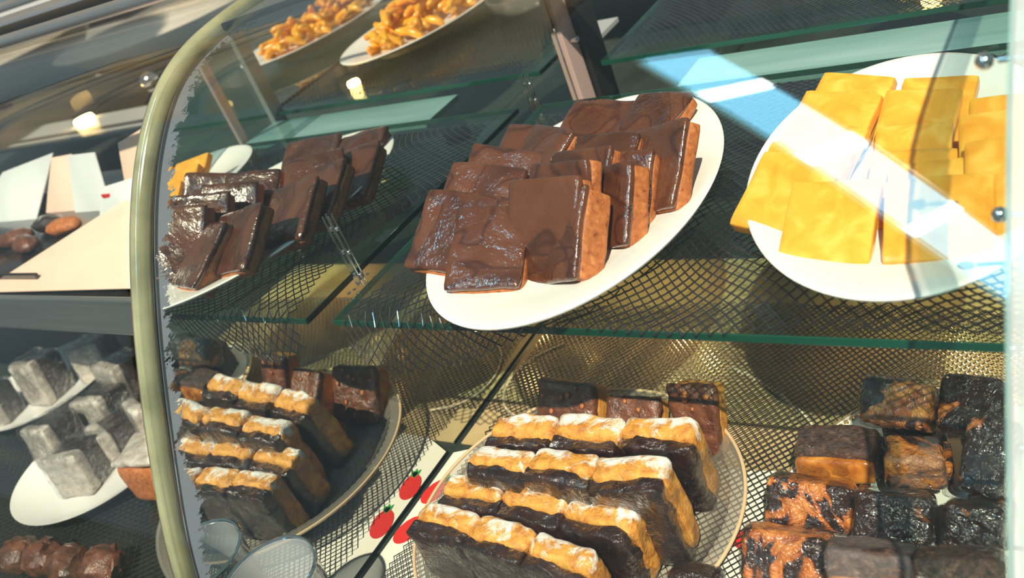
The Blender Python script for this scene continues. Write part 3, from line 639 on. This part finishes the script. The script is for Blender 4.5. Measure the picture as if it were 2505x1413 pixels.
for k, lab in CL.items():
    q = P[k]; sd = int(k[1:]); w, h, t = q[6:]; t = max(t, 0.012)
    e = empty('fudge_slab', label=lab, cat='fudge', group='chocolate coated fudge slabs on the white platter', mat=pose(q))
    t = {'c3': 0.023, 'c5': 0.019, 'c1': 0.021}.get(k, t)
    obj('fudge_core', rbox(w - 0.0006, h - 0.0006, t - 0.003, 0.0036, 9, 0.0008, 90, sd, y0=0.0028, lump=0.0002), M['fudge'], e)
    obj('chocolate_coating', rbox(w + 0.0006, h + 0.0006, 0.0052, 0.0026, 12, 0.0011, 60, sd + 40, y0=-0.0008), M['choc'], e)

# ------------------------------------------------------------------ yellow fudge
YL = {
 'y1': 'yellow fudge slab front-most on its platter, left of the two lowest',
 'y2': 'yellow fudge slab at the front right, beside the front-most one',
 'y3': 'yellow fudge slab overhanging the left rim of its platter',
 'y4': 'yellow fudge slab just behind the one overhanging the left rim',
 'y5': 'yellow fudge slab third in the left row counting from the front',
 'y6': 'yellow fudge slab fourth in the left row counting from the front',
 'y7': 'yellow fudge slab highest in the left row, at the back',
 'y8': 'yellow fudge slab at the back right against the platter rim',
 'y9': 'grainy yellow fudge slab in front of the back right one',
 'y10': 'yellow fudge slab in the middle of the right row with a shining upper edge',
 'y11': 'yellow fudge slab in front of the one with the shining upper edge',
 'y12': 'yellow fudge slab at the far right, partly cut off by the glass edge',
 'y13': 'yellow fudge slab at the far right, topmost beside the glass edge',
 'y14': 'yellow fudge slab lying just above the front right one',
 'y15': 'yellow fudge slab at the far right, lowest beside the glass edge',
}
for k, lab in YL.items():
    q = P[k]; sd = int(k[1:]) + 100; w, h, t = q[6:]
    o = obj('yellow_fudge_slab', rbox(w, h, t, 0.0022, 9, 0.0006, 60, sd), M['yellow']); o.matrix_world = pose(q)
    tag(o, lab, 'fudge', 'yellow fudge slabs on the white platter')

# ------------------------------------------------------------------ clear tray of peanut fudge
tray = empty('clear_tray', (0.1535, 0.0, -0.1762), 'round clear plastic tray with a fluted rim under the peanut fudge', 'tray')
def flute(a, k): return (1.0 + (0.004 * math.cos(a * 96) if k in (4, 5, 6, 7) else 0.0), 0.0)
prof = [(0.0005, 0.0), (0.078, 0.0), (0.088, 0.002), (0.098, 0.009), (0.107, 0.0165), (0.1085, 0.0185), (0.118, 0.0195), (0.119, 0.0183), (0.1175, 0.0175), (0.109, 0.0168), (0.099, 0.0075), (0.0885, 0.0005), (0.078, -0.0014), (0.0005, -0.0014)]
obj('tray_body', lathe(prof[:12] + prof[12:], 384, rip=flute), M['clearplastic'], tray)
bm = bmesh.new(); tube(bm, [(0.1185 * math.cos(t * 2 * PI / 120), 0.1185 * math.sin(t * 2 * PI / 120), 0.0192) for t in range(120)], 0.0013, 8, True)
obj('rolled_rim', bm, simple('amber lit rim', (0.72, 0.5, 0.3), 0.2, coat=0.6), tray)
def frost(bm, h, t):
    lay = bm.verts.layers.float.new('frost')
    for v in bm.verts:
        v[lay] = 0.34 * max(0, (v.co.z - h * 0.82) / (h * 0.18)) * (0.35 + 0.65 * max(0, min(1, (v.co.y - t * 0.45) / (t * 0.5)))) + 0.10 * (abs(v.co.x) > 0.022) * (v.co.z > h * .8)
    return bm
RN = {'A': 'back', 'B': 'second', 'C': 'third', 'D': 'front'}
RO = {'A': 'fourth', 'B': 'third', 'C': 'second', 'D': 'front'}
PN = ['left', 'middle', 'right']
for row in 'ABCD':
    q = P[row]; w, h, t = q[6:]; base = pose(q); t = max(t, 0.0265)
    hh = h + 0.0
    for i in range(3):
        bw = w / 3 - 0.0012; cx = (-1 + i) * w / 3; sd = ord(row) * 3 + i
        mat = base @ Matrix.Translation((cx, rnd.uniform(-.0015, .0015), rnd.uniform(-.001, .002))) @ Matrix.Rotation(rnd.uniform(-.05, .05), 4, 'Z')
        lab = 'peanut and chocolate fudge block, %s one in the %s row of the clear tray' % (PN[i], {'A': 'rear', 'B': 'second rear', 'C': 'second front', 'D': 'front'}[row])
        e = empty('peanut_fudge_block', label=lab, cat='fudge', group='peanut fudge blocks in the clear tray', mat=mat)
        obj('peanut_layer', frost(rbox(bw + .0012, hh, t * 0.74, 0.006, 11, 0.0016, 95, sd, y0=t * 0.30, lump=0.0008), hh, t), M['peanut'], e)
        obj('chocolate_layer', rbox(bw - 0.0002, hh - 0.0035, t * 0.45, 0.003, 11, 0.0024, 130, sd + 9, y0=0.0), M['darkchoc'], e)
        obj('plastic_wrap', rbox(bw + 0.001, hh * 0.93, t * 1.02, 0.004, 9, 0.001, 130, sd + 20, y0=-0.001), M['wrap'], e)
for k, lab in (('k1', 'dark nutty chocolate fudge chunk at the back left of the clear tray'), ('k2', 'dark nutty chocolate fudge chunk in the middle behind the peanut rows'),
               ('k3', 'dark nutty chocolate fudge chunk at the back right of the clear tray, tan side showing')):
    q = list(P[k]); w, h, t = q[6:]; sd = int(k[1]) + 200
    e = empty('nut_fudge_chunk', label=lab, cat='fudge', group='dark chunks behind the peanut rows', mat=pose(q))
    obj('chocolate_top', rbox(w, h, 0.009, 0.004, 9, 0.0014, 90, sd, lump=0.0011), M['nutchoc'], e)
    obj('fudge_core', rbox(w * .97, h * .97, 0.018, 0.004, 7, 0.001, 90, sd + 5, y0=0.006), M['peanut'], e)
    bm = bmesh.new()
    for _ in range(9):
        ball(bm, (rnd.uniform(-w * .42, w * .42), rnd.uniform(-0.001, 0.001), rnd.uniform(h * .1, h * .95)), rnd.uniform(.0012, .0024), 2, (1, .6, 1.2))
    obj('nut_pieces', bm, M['fudge'], e)['kind'] = 'stuff'

# ------------------------------------------------------------------ beaded plate of caramel cubes
bp = empty('beaded_plate', (0.378, 0.025, -0.177), 'oval plate with a gold beaded rim under the dark caramel cubes', 'plate')
prof = [(0.0005, 0.004), (0.7, 0.004), (0.82, 0.008), (0.96, 0.0125), (1.0, 0.013), (0.995, 0.0115), (0.84, 0.006), (0.72, 0.0), (0.0005, 0.0)]
obj('plate_body', lathe(prof, 96, 0.094, 0.128), M['plate'], bp)
bm = bmesh.new(); tube(bm, [(0.0945 * math.cos(t * 2 * PI / 120), 0.1285 * math.sin(t * 2 * PI / 120), 0.0134) for t in range(120)], 0.0008, 6, True); obj('rim_wire', bm, M['gold'], bp)
bm = bmesh.new()
for i in range(150):
    a = 2 * PI * i / 150
    ball(bm, (0.0905 * math.cos(a), 0.1245 * math.sin(a), 0.0132), 0.0021, 1, (1, 1, .7))
obj('beading', bm, M['gold'], bp)
RL = {
 'r1': 'upright dark and caramel striped cube at the back of the beaded plate', 'r2': 'dark cube at the back right beside the glass edge with a caramel corner',
 'r3': 'cube with a crumbly brown top over an orange caramel layer', 'r4': 'cube in grey crumpled film right of the crumb-topped one',
 'r5': 'large dark cube leaning at the right behind the grey wrapped one', 'r6': 'dark and orange streaked cube at the left with a blue sheen',
 'r7': 'dark cube in the middle with a pale teal sheen, right of the streaked one', 'r8': 'dark teal-sheened cube at the right edge, same row as the middle one',
 'r9': 'glossy orange and dark cube at the lower left of the beaded plate', 'r10': 'film wrapped cube at the bottom with a caramel front',
 'r11': 'film wrapped cube at the bottom right corner beside the glass edge',
}
P['r12'] = [0.262, -0.062, -0.168, 0.1, 0.6, 0, 0.03, 0.028, 0.022]; RL['r12'] = 'small black glossy cube at the bottom edge between tray and beaded plate'
for k, lab in RL.items():
    q = list(P[k]); sd = int(k[1:]) + 300; w, h, t = q[6:]
    e = empty('caramel_cube', label=lab, cat='sweet', group='dark chocolate caramel cubes on the beaded plate', mat=pose(q))
    t2 = max(t, 0.024)
    if k in ('r3', 'r10', 'r11'):
        obj('crumb_layer', rbox(w, h * .45, t2, 0.003, 8, 0.0012, 120, sd).copy() if False else rbox(w, h, t2, 0.003, 8, 0.0012, 120, sd, y0=0.001), M['crumb'], e)
        obj('caramel_layer', rbox(w * .96, h * .72, 0.006, 0.003, 8, 0.001, 90, sd + 1, y0=-0.0025), M['caramel'], e)
    else:
        obj('cube_body', rbox(w, h, t2, 0.004, 9, 0.0013, 100, sd, lump=0.0004), M['marbledark' if k in ('r2', 'r5', 'r7', 'r8', 'r12') else 'marble'], e)
    obj('plastic_wrap', rbox(w * 1.03, h * 1.03, t2 * 1.06, 0.004, 10, 0.0018, 120, sd + 7, y0=-0.0035 if k in ('r3', 'r10', 'r11') else -0.0012), M['wraphazy' if k in ('r4', 'r10') else 'wrap'], e)
    # a second block below carries the upper ones down to the plate
    if k != 'r12' and q[2] > -0.166:
        b = empty('caramel_cube', label='hidden dark cube under the ' + ' '.join(lab.split(' with')[0].split(',')[0].split()[:9]), cat='sweet', group='dark chocolate caramel cubes on the beaded plate',
                  mat=Matrix.Translation((min(q[0], 0.447 - w * .55) + .004, q[1] + 0.018, -0.172)) @ Matrix.Rotation(q[3], 4, 'Z'))
        hb = max(0.010, q[2] + 0.172 - 0.001)
        obj('cube_body', rbox(min(w, .045) * .8, hb, 0.026, 0.003, 6, 0.0008, 100, sd + 60), M['marbledark'], b)

# ------------------------------------------------------------------ peel platters on the back shelf (seen in the mirror)
strip_me = []
for k in range(6):
    bm = bmesh.new(); L = 0.034 + 0.01 * rnd.random(); pts = []
    for i in range(9):
        s = i / 8 - .5; pts.append((s * L, 0.006 * math.sin(s * 3 + k), 0.004 * math.cos(s * 4 + k * .7)))
    tube(bm, pts, [0.0038 + 0.0022 * math.sin(PI * i / 8) for i in range(9)], 6)
    bmesh.ops.recalc_face_normals(bm, faces=bm.faces)
    me = bpy.data.meshes.new('peel_strip'); bm.to_mesh(me); bm.free(); me.materials.append(M['peel'])
    for p in me.polygons: p.use_smooth = True
    strip_me.append(me)
def peel_plate(c, rz, lab, glab):
    platter('oval_platter', c, 0.15, 0.09, rz, lab, zc=0.003)
    for i in range(70):
        a = rnd.uniform(0, 2 * PI); r = math.sqrt(rnd.random()); lx = r * math.cos(a) * 0.105; ly = r * math.sin(a) * 0.055
        X = c[0] + lx * math.cos(rz) - ly * math.sin(rz); Y = c[1] + lx * math.sin(rz) + ly * math.cos(rz)
        o = bpy.data.objects.new('peel_strip', rnd.choice(strip_me)); COL.objects.link(o)
        o.location = (X, Y, 0.018 + 0.034 * (1 - r * r) * rnd.random() + .003); o.rotation_euler = (rnd.uniform(-.5, .5), rnd.uniform(-.3, .3), rnd.uniform(0, PI))
        tag(o, glab, 'candied peel', 'orange peel strips on the ' + ('nearer' if 'nearer' in lab else 'farther') + ' mirrored platter')
peel_plate((0.325, 0.625), 1.71, 'oval platter of orange peel seen as the nearer one in the mirror', 'orange candied peel strip heaped on the nearer mirrored platter')
peel_plate((0.60, 0.70), 1.71, 'oval platter of orange peel seen as the farther one in the mirror', 'orange candied peel strip heaped on the farther mirrored platter')
# a glass dish further along the same shelf
bm = lathe([(0.0005, 0.003), (0.03, 0.003), (0.04, 0.012), (0.043, 0.024), (0.041, 0.024), (0.038, 0.013), (0.029, 0.005), (0.0005, 0.005)], 48)
d = obj('glass_dish', bm, M['clearplastic']); d.location = (0.17, 0.62, 0.004); tag(d, 'small clear dish beside the peel platter on the back shelf', 'dish')
bm = bmesh.new(); 
for (x, y) in ((0.345, 0.50),):
    bm = lathe([(0.0005, 0.006), (0.007, 0.006), (0.008, 0.004), (0.008, 0.0), (0.0005, 0.0)], 24); o = obj('puck_lamp', bm, M['lamp']); o.location = (0.328, 0.45, 0.0045); tag(o, 'small warm glowing lamp whose reflection shines in the mirror', 'lamp')
bm = lathe([(0.0005, 0.01), (0.016, 0.01), (0.018, 0.006), (0.018, 0.0), (0.0005, 0.0)], 24); o = obj('puck_lamp', bm, M['lamp']); o.location = (-1.058, 0.53, -0.008); tag(o, 'small warm glowing lamp in the neighbouring case left of the mirror edge', 'lamp')

for i, x in enumerate((0.09, 0.36)):
    ld = bpy.data.lights.new('warm_lamp_light', 'SPOT'); ld.energy = 0.9; ld.color = (1.0, 0.62, 0.22); ld.shadow_soft_size = 0.01; ld.spot_size = 1.5; ld.spot_blend = 0.8
    lo = bpy.data.objects.new('warm_lamp_light', ld); COL.objects.link(lo); lo.location = (x, 0.318, -0.034)
    lo.rotation_euler = Vector((0, 0.5, 1.0)).to_track_quat('Z', 'Y').to_euler()
    lm = empty('puck_lamp', (x, 0.318, -0.022), 'small lamp under the back of the shelf at the ' + ('left' if i == 0 else 'right'), 'lamp')
    obj('lamp_housing', lathe([(0.0005, 0.015), (0.012, 0.015), (0.014, 0.010), (0.013, 0.0), (0.0115, 0.0), (0.0105, 0.008), (0.0005, 0.010)], 24), M['blackrub'], lm)
    obj('lamp_lens', lathe([(0.0005, 0.006), (0.010, 0.006), (0.010, 0.003), (0.0005, 0.002)], 20), M['lamp'], lm)

# ------------------------------------------------------------------ neighbouring case contents
def leaf_card(name, quad, th, m, label, cat='sign', group=None):
    """four 3-D corners, given thickness"""
    q = [Vector(p) for p in quad]; n = (q[1] - q[0]).cross(q[3] - q[0]).normalized(); bm = bmesh.new()
    G = 6; A = []; B = []
    for i in range(G + 1):
        ra = []; rb = []
        for j in range(G + 1):
            u, v = i / G, j / G
            p = q[0] * (1 - u) * (1 - v) + q[1] * u * (1 - v) + q[2] * u * v + q[3] * (1 - u) * v + n * 0.004 * math.sin(PI * u) * math.sin(PI * v)
            ra.append(bm.verts.new(p)); rb.append(bm.verts.new(p - n * th))
        A.append(ra); B.append(rb)
    for i in range(G):
        for j in range(G):
            bm.faces.new((A[i][j], A[i + 1][j], A[i + 1][j + 1], A[i][j + 1])); bm.faces.new((B[i][j], B[i][j + 1], B[i + 1][j + 1], B[i + 1][j]))
    for i in range(G):
        bm.faces.new((A[i][0], B[i][0], B[i + 1][0], A[i + 1][0])); bm.faces.new((A[i][G], A[i + 1][G], B[i + 1][G], B[i][G]))
        bm.faces.new((A[0][i], A[0][i + 1], B[0][i + 1], B[0][i])); bm.faces.new((A[G][i], B[G][i], B[G][i + 1], A[G][i + 1]))
    o = obj(name, bm, m); return tag(o, label, cat, group)
leaf_card('price_card', [(-.83, .17, 0.0), (-.655, .17, 0.0), (-.617, .22, .066), (-.76, .22, .05)], .0012, M['greycard'], 'pale grey folded price card at the far left edge', 'card', 'folded cards in the neighbouring case')
leaf_card('price_card', [(-.655, .185, 0.0), (-.578, .185, 0.0), (-.571, .215, .063), (-.617, .215, .062)], .0012, M['peach'], 'narrow peach folded card between two grey cards', 'card', 'folded cards in the neighbouring case')
leaf_card('price_card', [(-.578, .18, 0.0), (-.50, .18, 0.0), (-.515, .21, .063), (-.571, .21, .064)], .0012, M['greycard'], 'pale grey folded card right of the narrow peach one', 'card', 'folded cards in the neighbouring case')
leaf_card('price_card', [(-.515, .215, 0.0), (-.40, .215, 0.0), (-.37, .24, .088), (-.512, .24, .058)], .0012, M['peach'], 'large peach card standing against the mirror edge', 'card', 'folded cards in the neighbouring case')
pc = leaf_card('price_card', [(-.50, .165, 0.005), (-.405, .165, 0.0), (-.41, .185, .04), (-.5, .185, .03)], .0012, M['greycard'], 'small grey card with faint red print beside the mirror edge', 'card', 'folded cards in the neighbouring case')
for k in range(3):
    obj('red_print', boxm((-.49 + .02 * k, .1745 + .003 * k, .022 - .004 * k), (-.475 + .02 * k, .1765 + .003 * k, .026 - .004 * k)), M['red'], pc, False)
bt = empty('black_tray', (-.56, .15, 0.0), 'low black tray with dark sweets behind the peach paper', 'tray')
obj('tray_floor', boxm((-.26, -.11, 0.0), (.12, .06, .003), .001), M['blacktray'], bt, False)
obj('tray_wall', boxm((-.26, .055, 0.003), (.12, .06, .02), .001), M['blacktray'], bt, False)
obj('tray_wall', boxm((-.26, -.11, 0.003), (.12, -.106, .012), .001), M['blacktray'], bt, False)
for i, (x, y, a, mm) in enumerate(((-.60, .115, .4, 'nutchoc'), (-.555, .10, -.3, 'nutchoc'), (-.525, .135, .2, 'fudge'), (-.645, .10, .8, 'nutchoc'), (-.575, .145, .1, 'darkchoc'))):
    bm = bmesh.new(); ball(bm, (0, 0, .008), .02, 3, (1.3, .7, .45))
    for v in bm.verts: v.co += noise.noise_vector(v.co * 90) * .002
    o = obj('chocolate_piece', bm, M[mm]); o.location = (x, y, .0035); o.rotation_euler.z = a
    tag(o, ['dark lump in the black tray, left of centre', 'dark lump in the black tray nearest the front', 'brown lump in the black tray lit at its end', 'dark lump at the left end of the black tray', 'black lump at the back of the black tray'][i], 'sweet', 'lumps in the black tray')
leaf_card('paper_liner', [(-.53, .02, .004), (-.25, .03, .004), (-.22, .30, .010), (-.430, .20, .022)], .0008, M['peach'], 'sloping peach paper sheet on the neighbouring shelf', 'paper')
# dishes, top left
def bowl(c, r, h, m, label, sx=1, sy=1):
    prof = [(0.0005, 0.004), (r * .45, 0.004), (r * .8, h * .45), (r * .97, h * .95), (r, h), (r * .985, h * .94), (r * .8, h * .36), (r * .5, 0.0), (0.0005, 0.0)]
    o = obj('serving_bowl', lathe(prof, 64, sx, sy), m); o.location = c; tag(o, label, 'bowl')
bowl((-1.78, .80, 0.0), .27, .09, M['beige'], 'large blurred beige bowl at the top left')
bowl((-1.22, .86, 0.0), .2, .06, M['beige'], 'smaller blurred beige bowl right of the large one, below the rails', 1.3, .9)
bm = bmesh.new(); ball(bm, (0, 0, .016), .016, 3); tube(bm, [(0, 0, 0), (0, 0, .01)], .01, 12); o = obj('chrome_knob', bm, M['chrome']); o.location = (-.93, .60, .004); tag(o, 'shiny knob near the curved seal, lower one', 'knob')
bm = bmesh.new(); ball(bm, (0, 0, .02), .02, 3); tube(bm, [(0, 0, 0), (0, 0, .01)], .01, 12); o = obj('chrome_knob', bm, M['chrome']); o.location = (-1.40, .98, .004); tag(o, 'shiny knob near the rails, upper one', 'knob')
back2 = obj('back_shelf', boxm((-2.6, .905, -.03), (-.02, 1.9, -.006), .002), M['greycard'], smooth=False); tag(back2, 'grey back shelf in the neighbouring case', 'shelf')
bs = obj('blue_strip', boxm((-1.72, .70, -.005), (-1.62, .72, .002), .0005), simple('blue plastic', (0.02, 0.1, 0.7), .4), smooth=False); tag(bs, 'small blue plastic strip at the far left', 'strip')

# lower plates and nougat squares
def small_plate(c, r, label):
    prof = [(0.0005, 0.003), (r * .7, 0.003), (r * .98, .014), (r, .0145), (r * .985, .0125), (r * .72, 0.0), (0.0005, 0.0)]
    o = obj('round_plate', lathe(prof, 64), M['plate']); o.location = c; tag(o, label, 'plate')
small_plate((-.40, -.03, -.177), .095, 'white round plate under the nougat squares left of the mirror')
small_plate((-.64, .06, -.177), .09, 'white round plate at the far left edge under nougat squares')
NG = [(-.62, .03, -.118, .1, 'nougat square at the far left edge, upper'), (-.655, -.02, -.125, .3, 'nougat square cut off by the left picture edge'), (-.46, .04, -.118, -.1, 'nougat square standing highest, near the mirror edge'),
      (-.445, -.002, -.128, .15, 'shining nougat square in the middle of the pile'), (-.365, .0, -.128, -.3, 'shining nougat square right of the middle, bluish glints'),
      (-.475, -.02, -.135, .2, 'small nougat square left of the middle of the pile'), (-.395, -.03, -.137, -.2, 'nougat square in front of the shining pair'),
      (-.46, -.055, -.122, .1, 'tall nougat square at the front left of the pile'), (-.385, -.075, -.128, .35, 'tall nougat square at the front right of the pile'),
      (-.56, .08, -.125, .5, 'dull nougat square behind the pile')]
for i, (x, y, z, a, lab) in enumerate(NG):
    e = empty('nougat_square', label=lab, cat='sweet', group='grey topped nougat squares left of the mirror', mat=Matrix.Translation((x, y, -.173)) @ Matrix.Rotation(a, 4, 'Z') @ Matrix.Rotation(-.15, 4, 'X'))
    hh = z + .173
    obj('dark_body', rbox(.044, hh, .030, .004, 6, .001, 90, i + 500, y0=.010), M['darkchoc'], e)
    obj('pale_layer', rbox(.044, hh + .002, .016, .005, 7, .0012, 90, i + 520, y0=-.004), M['marsh'], e)
    obj('plastic_wrap', rbox(.046, hh + .003, .046, .004, 7, .0016, 110, i + 540, y0=-.005), M['wrap'], e)
for i, (x, y, lab) in enumerate(((-.36, -.155, 'brown nutty cluster at the bottom left corner'), (-.325, -.15, 'brown nutty cluster second from the bottom left corner'), (-.285, -.148, 'brown nutty cluster third from the bottom left corner'), (-.245, -.14, 'brown nutty cluster nearest the mirror at the bottom edge'))):
    bm = bmesh.new(); ball(bm, (0, 0, .016), .02, 3, (1, .9, .8))
    for v in bm.verts: v.co += noise.noise_vector(v.co * 140 + Vector((i, 0, 0))) * .005
    o = obj('nut_cluster', bm, M['nutchoc']); o.location = (x, y, -.178); tag(o, lab, 'sweet', 'nut clusters at the bottom left')
e = empty('tan_fudge_block', label='tan speckled fudge block peeping past the mirror edge', cat='fudge', mat=Matrix.Translation((-.27, -.062, -.178)) @ Matrix.Rotation(.2, 4, 'Z'))
obj('block_body', rbox(.06, .05, .04, .012, 7, .001, 60, 600), M['fudge'], e)
obj('sugar_top', rbox(.058, .010, .042, .005, 7, .002, 110, 601), M['marsh'], e, local=Matrix.Translation((0, 0, .046)))
# clear pot and lid by the mirror's foot
pot = empty('plastic_pot', (0.036, -.152, -.178), 'clear plastic pot with a bright rim at the foot of the mirror', 'pot')
obj('pot_wall', lathe([(0.0005, .0015), (.024, .0015), (.030, .095), (.0315, .096), (.0315, .094), (.0308, .093), (.025, 0.0), (0.0005, 0.0)], 64), M['milky'], pot)
bm = bmesh.new(); tube(bm, [(.0315 * math.cos(t * PI / 24), .0315 * math.sin(t * PI / 24), .0955) for t in range(48)], .0014, 8, True); obj('pot_rim', bm, M['chrome'], pot)
lid = obj('clear_disc', lathe([(0.0005, .001), (.036, .001), (.040, .006), (.043, .006), (.043, .0045), (.041, .0045), (.037, -.0005), (0.0005, 0.0)], 64), M['clearplastic'])
lid.matrix_world = Matrix.Translation((-.115, -.125, -.10)) @ Matrix.Rotation(1.0, 4, 'X') @ Matrix.Rotation(.3, 4, 'Y'); tag(lid, 'clear plastic lid standing on edge left of the mirror foot', 'lid')
lid.location = (-.12, -.11, -.142)

# ------------------------------------------------------------------ overhead light fitting, mirrored in the curved glass
fit = empty('ceiling_light', (-0.4, -1.4, 2.0), 'long blue-white ceiling light fitting reflected across the front glass', 'ceiling light')
def at_line(s, off):   # s: 0..1 along the fitting, off: 0 one long edge, 1 the other
    def along(pl):
        L = [math.dist(pl[i], pl[i + 1]) for i in range(len(pl) - 1)]; T = sum(L) * s
        for i, l in enumerate(L):
            if T <= l or i == len(L) - 1: return Vector((pl[i][0] + (pl[i + 1][0] - pl[i][0]) * T / l, pl[i][1] + (pl[i + 1][1] - pl[i][1]) * T / l, 2.0))
            T -= l
    a = along([(-.60, -.32), (-.02, -3.3)]); b = along([(-.44, -.33), (.14, -2.95)])
    return a + (b - a) * off - Vector((-0.4, -1.4, 2.0))
def slab(s0, s1, o0, o1, z0, z1):
    bm = bmesh.new(); vs = []
    for z in (z0, z1):
        for s, o in ((s0, o0), (s1, o0), (s1, o1), (s0, o1)):
            p = at_line(s, o); vs.append(bm.verts.new((p.x, p.y, z)))
    for f in ((0, 1, 2, 3), (7, 6, 5, 4), (0, 4, 5, 1), (1, 5, 6, 2), (2, 6, 7, 3), (3, 7, 4, 0)): bm.faces.new([vs[i] for i in f])
    return bm
for i, (a, b) in enumerate(((0.0, 0.150), (0.185, 0.385), (0.43, 0.66), (0.70, 1.0))):
    obj('diffuser', slab(a, b, 0, 1, 0.0, 0.03), M['canopy'], fit, False)
for a, b in ((0.152, 0.183), (0.387, 0.428), (0.662, 0.698)):
    obj('lamp_tube', slab(a, b, -.04, 1.04, -0.005, 0.03), M['tube'], fit, False)
obj('side_strip', slab(0, 1, -0.2, -0.1, 0.0, 0.03), M['canopydim'], fit, False)
obj('fitting_housing', slab(-0.01, 1.01, -0.22, 1.06, 0.032, 0.05), M['ledge'], fit, False)
